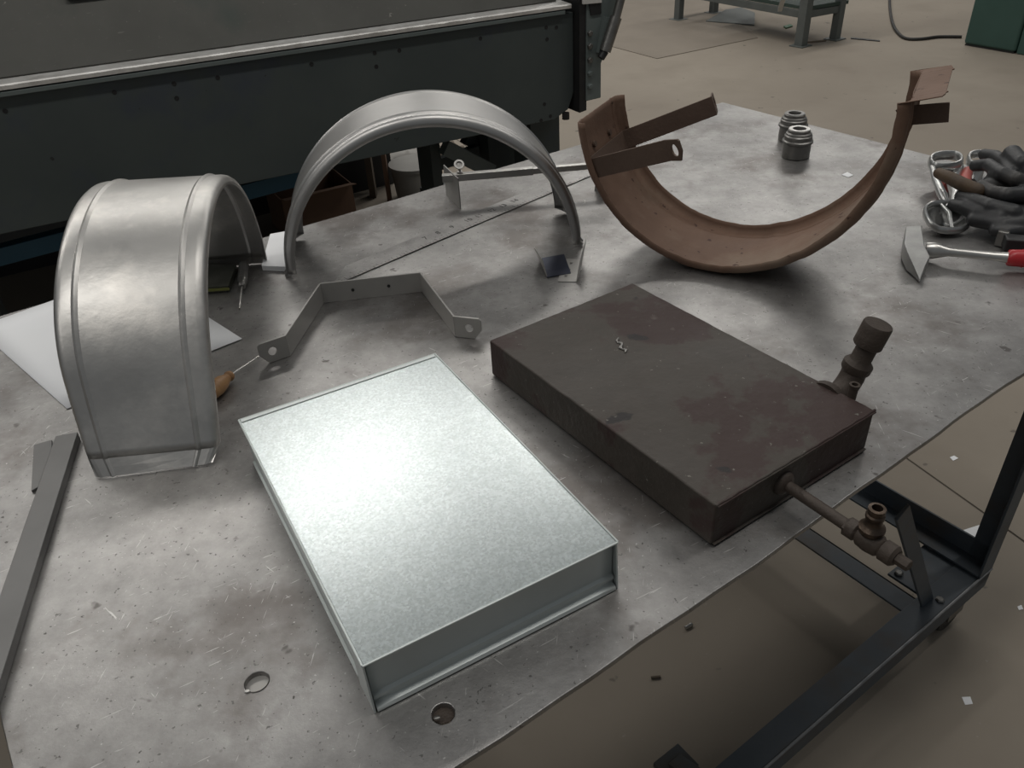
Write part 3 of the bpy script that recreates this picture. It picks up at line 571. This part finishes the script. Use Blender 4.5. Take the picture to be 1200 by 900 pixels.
# ================================================================ GLOVES
def glove(label, palm, fingers, mt, loc, extra=None):
    g = thing('work_glove', loc, label, 'glove', 'pair of black rubber work gloves')
    mb = MB()
    for c, r in palm: mb.ball(c, r, n=10)
    for pts, r0, r1 in fingers:
        n = len(pts)
        rr = [r0+(r1-r0)*i/(n-1) for i in range(n)]
        mb.tube(pts, rr, 12)
        for p, r in zip(pts, rr): mb.ball(p, r*1.02, n=6)
    mb.build('glove_body', mt, g, remesh=.0022)
    if extra: extra(g)
    return g
def br_finger(g):
    pts = [T(1100, 203, .062), T(1112, 208, .064), T(1128, 216, .062), T(1146, 224, .058)]
    mb = MB().tube(pts, [.0098, .0112, .012, .013], 12)
    for p, r in zip(pts, (.0098, .0112, .012, .013)): mb.ball(p, r, n=6)
    mb.build('worn_finger', M['brownr'], g, remesh=.0022)['label'] = 'brown worn thumb'
glove('upper black rubber work glove with a brown worn thumb, on top of the pile',
      [(T(1182, 214, .055), (.042, .036, .020)), (T(1215, 222, .055), (.05, .042, .022)), (T(1160, 222, .050), (.030, .022, .018))],
      [([T(1185, 205, .07), T(1178, 190, .076), T(1166, 183, .072), T(1153, 181, .064)], .0125, .0105),
       ([T(1188, 212, .07), T(1172, 203, .078), T(1158, 193, .074), T(1143, 194, .064)], .0135, .0105),
       ([T(1200, 215, .07), T(1190, 210, .078), T(1176, 204, .080), T(1166, 206, .07)], .0135, .0115),
       ([T(1205, 205, .07), T(1196, 192, .085), T(1186, 181, .088)], .0145, .0165),
       ([T(1200, 228, .06), T(1180, 229, .062), T(1164, 226, .06), T(1150, 218, .062)], .015, .011)], M['rubber'], T(1185, 225), br_finger)
glove('lower black rubber work glove under the brown thumbed one',
      [(T(1185, 254, .030), (.040, .028, .020)), (T(1220, 255, .030), (.05, .04, .024)), (T(1160, 250, .028), (.03, .022, .018))],
      [([T(1185, 250, .042), T(1160, 243, .046), T(1142, 236, .046), T(1127, 230, .042)], .0165, .012),
       ([T(1170, 256, .034), T(1145, 250, .034), T(1130, 243, .036), T(1118, 240, .034)], .0150, .011),
       ([T(1200, 262, .03), T(1175, 264, .028), T(1155, 260, .028), T(1140, 258, .026)], .0145, .011),
       ([T(1205, 240, .04), T(1185, 236, .046), T(1165, 238, .044)], .0145, .0115),
       ([T(1200, 270, .022), T(1180, 272, .022), T(1166, 270, .022)], .0125, .010)], M['rubber'], T(1185, 265))
w = thing('steel_block_tool', T(1182, 295), 'dark worn steel tool head poking out below the gloves', 'tool')
q = [T(1164, 289), T(1178, 292), T(1181, 280), T(1167, 276)]
MB().hexa([p+Z3*.001 for p in q], [p+Z3*.028 for p in q]).build('head', M['dull'], w, bevel=.003)
MB().bar(T(1176, 284, .016), T(1225, 288, .016), .026, .022).build('shank', M['mdark'], w, bevel=.003)

# ================================================================ SHEET FOLDING MACHINE behind the bench
E2g = E2
mR = tb(-.024, .60, 0); mL = tb(-1.51, .76, 0)
mx = (mR-mL); mx.z = 0; mx.normalize(); my = V(-mx.y, mx.x, 0)
def mp(px, py, y=0): return onplane(px, py, mR+my*y, my)
def mz(px, py, y=0):
    p = mp(px, py, y); return ((p-mR).dot(mx), p.z)
def mw(x, y, z): p = mR+mx*x+my*y; return V(p.x, p.y, z)
mc = thing('sheet_folding_machine', mw(-1.3, .3, 0), 'long dark green sheet metal folding machine standing behind the bench', 'machine')
XL = -3.2
tl, tr = mz(0, 113), mz(660, 16); bl, br_ = mz(0, 275), mz(650, 140)
xr = mz(672, 60)[0]
zt = (tl[1]+tr[1])/2; zb = (bl[1]+br_[1])/2
# apron plate (outline follows the stepped lower right corner)
def zl(px, py): return mz(px, py)
slT = (tr[1]-tl[1])/(tr[0]-tl[0]); slB = (br_[1]-bl[1])/(br_[0]-bl[0])
ztop = lambda x: tr[1]+slT*(x-tr[0]); zbot = lambda x: br_[1]+slB*(x-br_[0])
cr = zl(666, 128)
apr = MB().prism([(XL, zbot(XL)), (br_[0], zbot(br_[0])), (cr[0], cr[1]), (xr, zl(672, 108)[1]), (xr, ztop(xr)), (XL, ztop(XL))], 0, -.02, V(mR.x, mR.y, 0), mx, Z3)
apr.build('apron_plate', M['mgreen'], mc, bevel=.002)['label'] = 'dark green apron plate with bolt holes'
for px, py in ((6, 130), (134, 108), (204, 98), (207, 115), (255, 91), (365, 75), (439, 62), (441, 78), (468, 59), (563, 45), (640, 32), (652, 32), (641, 46), (638, 122), (634, 141), (645, 136)):
    p = mp(px, py)-my*.0
    MB().lathe([(.0056, -.001), (.0056, .0008), (.004, .0009), (.0038, .0002)], p, -my, 14).build('bolt_hole', M['mdark'], mc)
# stepped bars above the apron: black gap, grey bar, polished lip
def strip(y0, y1, za, zb_, x0, x1, mt, name, bev=.001):
    q = [(y0, za), (y1, za), (y1, zb_), (y0, zb_)]
    return MB().hexa([mw(x0, q_[0], q_[1]+sl_(x0)) for q_ in q], [mw(x1, q_[0], q_[1]+sl_(x1)) for q_ in q]).build(name, mt, mc, bevel=bev)
sl_ = lambda x: slT*(x-tr[0]); Z0 = tr[1]
hz = lambda px, py: mz(px, py)[1]-slT*(mz(px, py)[0]-tr[0])
strip(-.012, .05, Z0, Z0+.010, XL, tr[0]+.0, M['mgreen2'], 'bar_edge')
strip(.01, .06, Z0+.010, Z0+.020, XL, tr[0], M['mdark'], 'clamp_gap')
# lip: sloping bright face
Zl = Z0+.018
def lip_pt(x, y, z): return mw(x, y, z+sl_(x))
mb = MB()
N_ = 160; rows = []
x1_ = mz(667, 4)[0]
for i in range(N_+1):
    x = XL+(x1_-XL)*i/N_; j = .0012*noise.noise(V(x*30, 0, 0))
    rows.append([lip_pt(x, .06, Zl-.004), lip_pt(x, -.012, Zl-.004), lip_pt(x, -.013, Zl+.005+j), lip_pt(x, -.010, Zl+.008), lip_pt(x, .045+j, Zl+.011), lip_pt(x, .06, Zl+.018)])
mb.grid(rows); mb.build('clamp_edge', M['mlip'], mc, smooth=True)['label'] = 'bright worn clamping edge'
# upper beam face, sloping back
th_ = .55
q = [(.034, Zl+.012), (.034+.42*math.sin(th_), Zl+.012+.42*math.cos(th_)), (.38, Zl+.3), (.30, Zl)]
MB().hexa([lip_pt(XL, *p) for p in q], [lip_pt(x1_-.02, *p) for p in q]).build('upper_beam', M['mbeam'], mc, bevel=.003)
bp = lambda px, py: onplane(px, py, lip_pt(0, .034, Zl+.012), (mx.cross((lip_pt(0, .034+math.sin(th_), Zl+.012+math.cos(th_))-lip_pt(0, .034, Zl+.012)).normalized())).normalized())
bc0, bc1 = bp(78, 0), bp(132, -3); bn = (mx.cross((V(0, 0, 1)*math.cos(th_)+my*math.sin(th_)))).normalized(); bn = bn if bn.y < 0 else -bn
sv_ = (Z3*math.cos(th_)+my*math.sin(th_)).normalized()
MB().box((bc0+bc1)/2+sv_*.024+bn*.012, ((bc1-bc0).length, .05, .03), (mx, sv_, bn)).build('clamp_block', M['mdark'], mc, bevel=.002)
# end frame on the right
ex0, ex1 = xr+.002, mz(681, 60)[0]
MB().prism([(ex0, zl(672, 130)[1]), (ex1, zl(680, 127)[1]), (ex1, zl(681, -60)[1]), (ex0, zl(672, -60)[1])], .03, -.10, V(mR.x, mR.y, 0), mx, Z3).build('end_slot', M['mdark'], mc)
pe = [zl(680, 116), zl(697, 112), zl(697, 72), zl(706, 50), zl(716, 0), zl(720, -70), zl(680, -70)]
MB().prism(pe, .035, -.02, V(mR.x, mR.y, 0), mx, Z3).build('end_plate', M['mgreen2'], mc, bevel=.003)['label'] = 'green grey end plate with a column of bolts'
for py in (39, 54, 70, 86, 101):
    p = mp(691, py, -.036); MB().lathe([(.009, -.002), (.009, .006), (.006, .008)], p, -my, 6).build('bolt', M['dull'] if py < 75 else M['mgreen2'], mc, smooth=False)
q = [mp(x, y, -.036) for x, y in ((690, 4), (704, 3), (704, 16), (692, 18))]
MB().hexa([p+my*.001 for p in q], [p-my*.003 for p in q]).build('slot', M['mdark'], mc)
q = [mp(x, y, -.037) for x, y in ((682, -4), (704, -6), (704, 3), (682, 5))]
MB().hexa([p+my*.001 for p in q], [p-my*.006 for p in q]).build('worn_pad', M['mlip'], mc, bevel=.001)
l0, l1, l2, l3 = mp(704, 68, -.06), mp(709, 60, -.06), mp(722, 20, -.06), mp(735, -30, -.06)
hh = MB().tube([l1, l2], .018, 16).build('lever_socket', M['dull'], mc, smooth=True)
MB().tube([l2, l3], .013, 14).build('lever', M['dull'], mc, smooth=True)
MB().tube([l0-V(0, 0, 0), l1], .012, 12).build('lever_end', M['mdark'], mc, smooth=True)
MB().bar(mp(704, 62, -.04), mp(712, 20, -.04), .02, .03).build('lever_arm', M['mgreen2'], mc)
MB().lathe([(.012, 0), (.012, .02)], mp(663, 132, 0), V(0, 0, -1), 10).build('bolt', M['mdark'], mc)
# machine body behind, legs, braces, rail
zb2 = zb
MB().hexa([mw(XL, .10, zb2-.02), mw(-.05, .10, zb2-.02), mw(-.05, .5, zb2-.02), mw(XL, .5, zb2-.02)], [mw(XL, .10, Z0-.02), mw(-.05, .10, Z0-.02), mw(-.05, .5, Z0-.02), mw(XL, .5, Z0-.02)]).build('bed', M['mgreen'], mc)
def leg(px0, px1, py, y):
    a, b = mp(px0, py, y), mp(px1, py, y); xa, xb = (a-mR).dot(mx), (b-mR).dot(mx)
    MB().hexa([mw(xa, y, 0), mw(xb, y, 0), mw(xb, y+.12, 0), mw(xa, y+.12, 0)], [mw(xa, y, zb2+.02), mw(xb, y, zb2+.02), mw(xb, y+.12, zb2+.02), mw(xa, y+.12, zb2+.02)]).build('leg', M['mgreen'], mc, bevel=.002)
leg(572, 608, 170, .30); leg(622, 656, 165, .12); leg(505, 517, 185, .32)
leg(-90, -30, 300, .2)
def stripbar(p, q, y, w, h, mt, name): MB().bar(mp(*p, y), mp(*q, y), w, h).build(name, mt, mc, bevel=.001)
stripbar((520, 172), (575, 200), .26, .04, .05, M['mgreen2'], 'diagonal_brace')
stripbar((505, 195), (560, 176), .36, .03, .04, M['mgreen'], 'diagonal_brace')
stripbar((545, 160), (600, 190), .40, .04, .05, M['mgreen'], 'diagonal_brace')
y_ = .12
stripbar((-120, 330), (352, 206), y_, .04, .045, M['blue'], 'lower_rail')
stripbar((-120, 303), (120, 255), y_+.12, .04, .05, M['bframe'], 'inner_rail')
MB().hexa([mw(XL, 1.6, 0), mw(-.03, 1.6, 0), mw(-.03, 1.63, 0), mw(XL, 1.63, 0)], [mw(XL, 1.6, .85), mw(-.03, 1.6, .85), mw(-.03, 1.63, .85), mw(XL, 1.63, .85)]).build('shade_panel', M['mdark'], mc)  # added black panel, makes the darkness under the machine and hides lit floor
MB().hexa([mw(XL, .5, .86), mw(-.05, .5, .86), mw(-.05, 1.65, .86), mw(XL, 1.65, .86)], [mw(XL, .5, .90), mw(-.05, .5, .90), mw(-.05, 1.65, .90), mw(XL, 1.65, .90)]).build('shade_deck', M['mbeam'], mc, bevel=.002)  # added unseen deck, keeps lamp light off the floor below
# ================================================================ CLUTTER under the machine
def fbox(name, label, cat, pts, h, mt, bevel=.002, grp=None):
    q = [G(x, y) for x, y in pts]; return tag(MB().hexa([p+Z3*.0005 for p in q], [p+Z3*h for p in q]).build(name, mt, bevel=bevel), label, cat, grp)
bk = thing('plastic_bucket', G(480, 236), 'grubby white plastic bucket under the folding machine', 'bucket')
bc = G(490, 230)
MB().lathe([(.10, 0), (.115, .15), (.115, .155), (.122, .155), (.122, .165), (.06, .165)], bc, Z3, 32, (True, True)).build('pail', M['buck'], bk, smooth=True)
MB().lathe([(.118, .162), (.124, .164), (.124, .170), (.05, .173), (.001, .174)], bc, Z3, 32).build('lid', M['buck'], bk, smooth=True)
bx = thing('cardboard_box', G(385, 280), 'brown cardboard box on the floor under the folding machine', 'box')
qa, qb = G(340, 285), G(405, 268); du = (qb-qa).normalized(); dv = V(-du.y, du.x, 0); Wb = (qb-qa).length+.06; Db = .26; Hb = .20
for nm, f in (('side', (0, 0, Wb, .004)), ('side', (0, Db, Wb, .004)), ('end', (0, 0, .004, Db)), ('end', (Wb, 0, .004, Db)), ('base', (0, 0, Wb, Db))):
    o_ = qa+du*(f[0])+dv*f[1]; hh_ = Hb if nm != 'base' else .004
    q = [o_, o_+du*f[2], o_+du*f[2]+dv*f[3], o_+dv*f[3]]
    MB().hexa([p+Z3*.001 for p in q], [p+Z3*hh_ for p in q]).build(nm, M['card'], bx)
q = [qa+Z3*Hb, qa+du*Wb+Z3*Hb]
MB().hexa([q[0], q[1], q[1]+Z3*.003, q[0]+Z3*.003], [q[0]-dv*.08+Z3*.02, q[1]-dv*.08+Z3*.02, q[1]-dv*.08+Z3*.023, q[0]-dv*.08+Z3*.023]).build('flap', M['card'], bx)
tag(MB().bar(G(428, 256, .02), G(474, 247, .02), .05, .03).build('grey_board', M['buck']), 'pale grey board on the floor in front of the bucket', 'board')
tag(MB().bar(G(438, 230, 0), G(438, 230, 0)+Z3*.55, .05, .03, up=X3).build('timber_post', M['wood2']), 'upright grey timber post left of the bucket', 'timber')
tag(MB().bar(G(457, 236, 0), G(457, 236, 0)+Z3*.50, .03, .02, up=X3).build('timber_lath', M['card']), 'thin brown upright lath beside the bucket', 'timber')
tag(MB().box(G(516, 238, .08), (.14, .10, .158), (E1, E2, Z3)).build('dark_crate', M['mgreen'], bevel=.003), 'dark crate on the floor right of the bucket', 'crate')
fr = MB(); random.seed(3)
c = G(478, 196)
for nm, lab, dx, cat_ in (('rag', 'pale crumpled rag behind the bucket under the machine', 0, 'rag'), ('rag', 'crumpled brownish rag right of the pale rag under the machine', .22, 'rag')):
    mb = MB(); mb.ball(c+V(dx, .05, .04), (.10, .07, .05), n=10)
    for v in mb.b.verts: v.co += V(1, 1, 1)*.02*noise.noise(v.co*22)
    for v in mb.b.verts: v.co.z = max(v.co.z, .001)
    tag(mb.build(nm, M['buck'] if dx == 0 else M['wood2'], smooth=True), lab, cat_)

# ================================================================ BACKGROUND: second bench, cabinet, cable, mat
fm = flat('floor_mat', 'large thin brown plate on the floor beyond the folding machine', 'floor plate', ((712, 53.5), (770, 69), (888, 44.5), (830, -2), (740, -30)), M['mat_'], .004, fl_=True)
b2 = thing('grey_bench', G(900, 20), 'grey green steel bench far back at the top of the photo', 'bench')
f0, f1, f2, f3 = G(938, 54), G(978, 46), G(795, 23), G(836, 15)
HT = .75
for nm, p, w_2 in (('leg', f0, .07), ('leg', f1, .06), ('leg', f2, .06), ('leg', f3, .06)):
    lg = MB().bar(p+Z3*.006, p+Z3*HT, w_2, w_2, up=E1).build(nm, M['bench'], b2, bevel=.003)
    MB().bar(p+Z3*.0005, p+Z3*.008, .12, .12, up=E1).build('foot_plate', M['bench'], lg, bevel=.001)
zr = .22
for p, q_ in ((f2, f0), (f0, f1), (f3, f1), (f2, f3)):
    MB().bar(p+Z3*zr, q_+Z3*zr, .03, .05).build('lower_rail', M['bench'], b2, bevel=.002)
MB().hexa([p+Z3*(zr+.03) for p in (f2.lerp(f0, .35), f0, f1+V(.06, 0, 0), f3.lerp(f1, .35))], [p+Z3*(zr+.055) for p in (f2.lerp(f0, .35), f0, f1+V(.06, 0, 0), f3.lerp(f1, .35))]).build('shelf', M['bench2'], b2)
MB().hexa([p+Z3*HT for p in (f2, f0, f1, f3)], [p+Z3*(HT+.02) for p in (f2, f0, f1, f3)]).build('bench_top', M['bench'], b2)
tag(MB().bar(G(914, 11, .32), G(921, -12, .50), .03, .03).build('pale_tube', M['cast'], bevel=.002), 'pale green tube leaning across the far bench shelf', 'tube').location.z += 0
sp_ = thing('bent_steel_sheet', G(858, 26), 'bent grey steel sheet on the floor under the far bench', 'steel sheet')
q = [G(827, 26), G(884, 30.5), G(884, 22), G(868, 17), G(850, 18)]
MB().hexa([p+Z3*.001 for p in q], [q[0]+Z3*.012, q[1]+Z3*.012, q[2]+Z3*.05, q[3]+Z3*.06, q[4]+Z3*.05]).build('sheet', M['bench'], sp_, bevel=.002)
q = [G(918, 32), G(926, 29.5), G(929, 31.5), G(921, 34)]
tag(MB().hexa(q, [p+Z3*.01 for p in q]).build('green_scrap', M['gl']), 'small bright green scrap on the floor under the far bench', 'scrap')
cb = thing('green_cabinet', G(1165, 50), 'dark green metal cabinet at the top right corner', 'cabinet')
c0, c1, c2_ = G(1128, 53), G(1188, 63.5), G(1150, 42)
cu_ = (c1-c0); cw = cu_.length; cu_.normalize(); cv_ = V(-cu_.y, cu_.x, 0)
MB().hexa([c0+Z3*.01, c1+Z3*.01, c1+cv_*.5+Z3*.01, c0+cv_*.5+Z3*.01], [c0+Z3*.9, c1+Z3*.9, c1+cv_*.5+Z3*.9, c0+cv_*.5+Z3*.9]).build('body', M['cab'], cb, bevel=.02, seg=3)
c3_ = c1+V(.012, 0, 0)
MB().hexa([c3_, c3_+cu_*.25, c3_+cu_*.25+cv_*.5, c3_+cv_*.5], [c3_+Z3*.9, c3_+cu_*.25+Z3*.9, c3_+cu_*.25+cv_*.5+Z3*.9, c3_+cv_*.5+Z3*.9]).build('side_panel', M['cab'], cb, bevel=.01)
MB().hexa([c0+cu_*.01+cv_*.01, c1-cu_*.01+cv_*.01, c1-cu_*.01+cv_*.45, c0+cu_*.01+cv_*.45], [p+Z3*.011 for p in (c0+cu_*.01+cv_*.01, c1-cu_*.01+cv_*.01, c1-cu_*.01+cv_*.45, c0+cu_*.01+cv_*.45)]).build('plinth', M['mdark'], cb)
cp = [G(x, y, .012) for x, y in ((1040, -40), (1042, -12), (1043, 10), (1046, 27), (1052, 38), (1062, 45), (1080, 45.5), (1100, 43), (1127, 43))]
cs_ = []
for i in range(len(cp)-1):
    p_, q_ = cp[max(i-1, 0)], cp[min(i+2, len(cp)-1)]
    for k in range(4):
        t = k/4; a, b = cp[i], cp[i+1]
        cs_.append(.5*((2*a)+(b-p_)*t+(2*p_-5*a+4*b-q_)*t*t+(3*a-p_-3*b+q_)*t**3))
cs_.append(cp[-1])
tag(MB().tube(cs_, .011, 8).build('floor_cable', M['black'], smooth=True), 'black cable curving over the floor to the green cabinet', 'cable')
q = [G(997, 44.5), G(1031, 48), G(1031, 49), G(997, 45.8)]
tag(MB().hexa(q, [p+Z3*.006 for p in q]).build('dark_rod', M['mdark']), 'thin dark rod on the floor right of the far bench leg', 'rod')
tag(MB().bar(G(946, 49.5, .006), G(968, 47.5, .006), .015, .01).build('brown_stick', M['wood2']), 'thin brown stick on the floor between the far bench legs', 'stick')
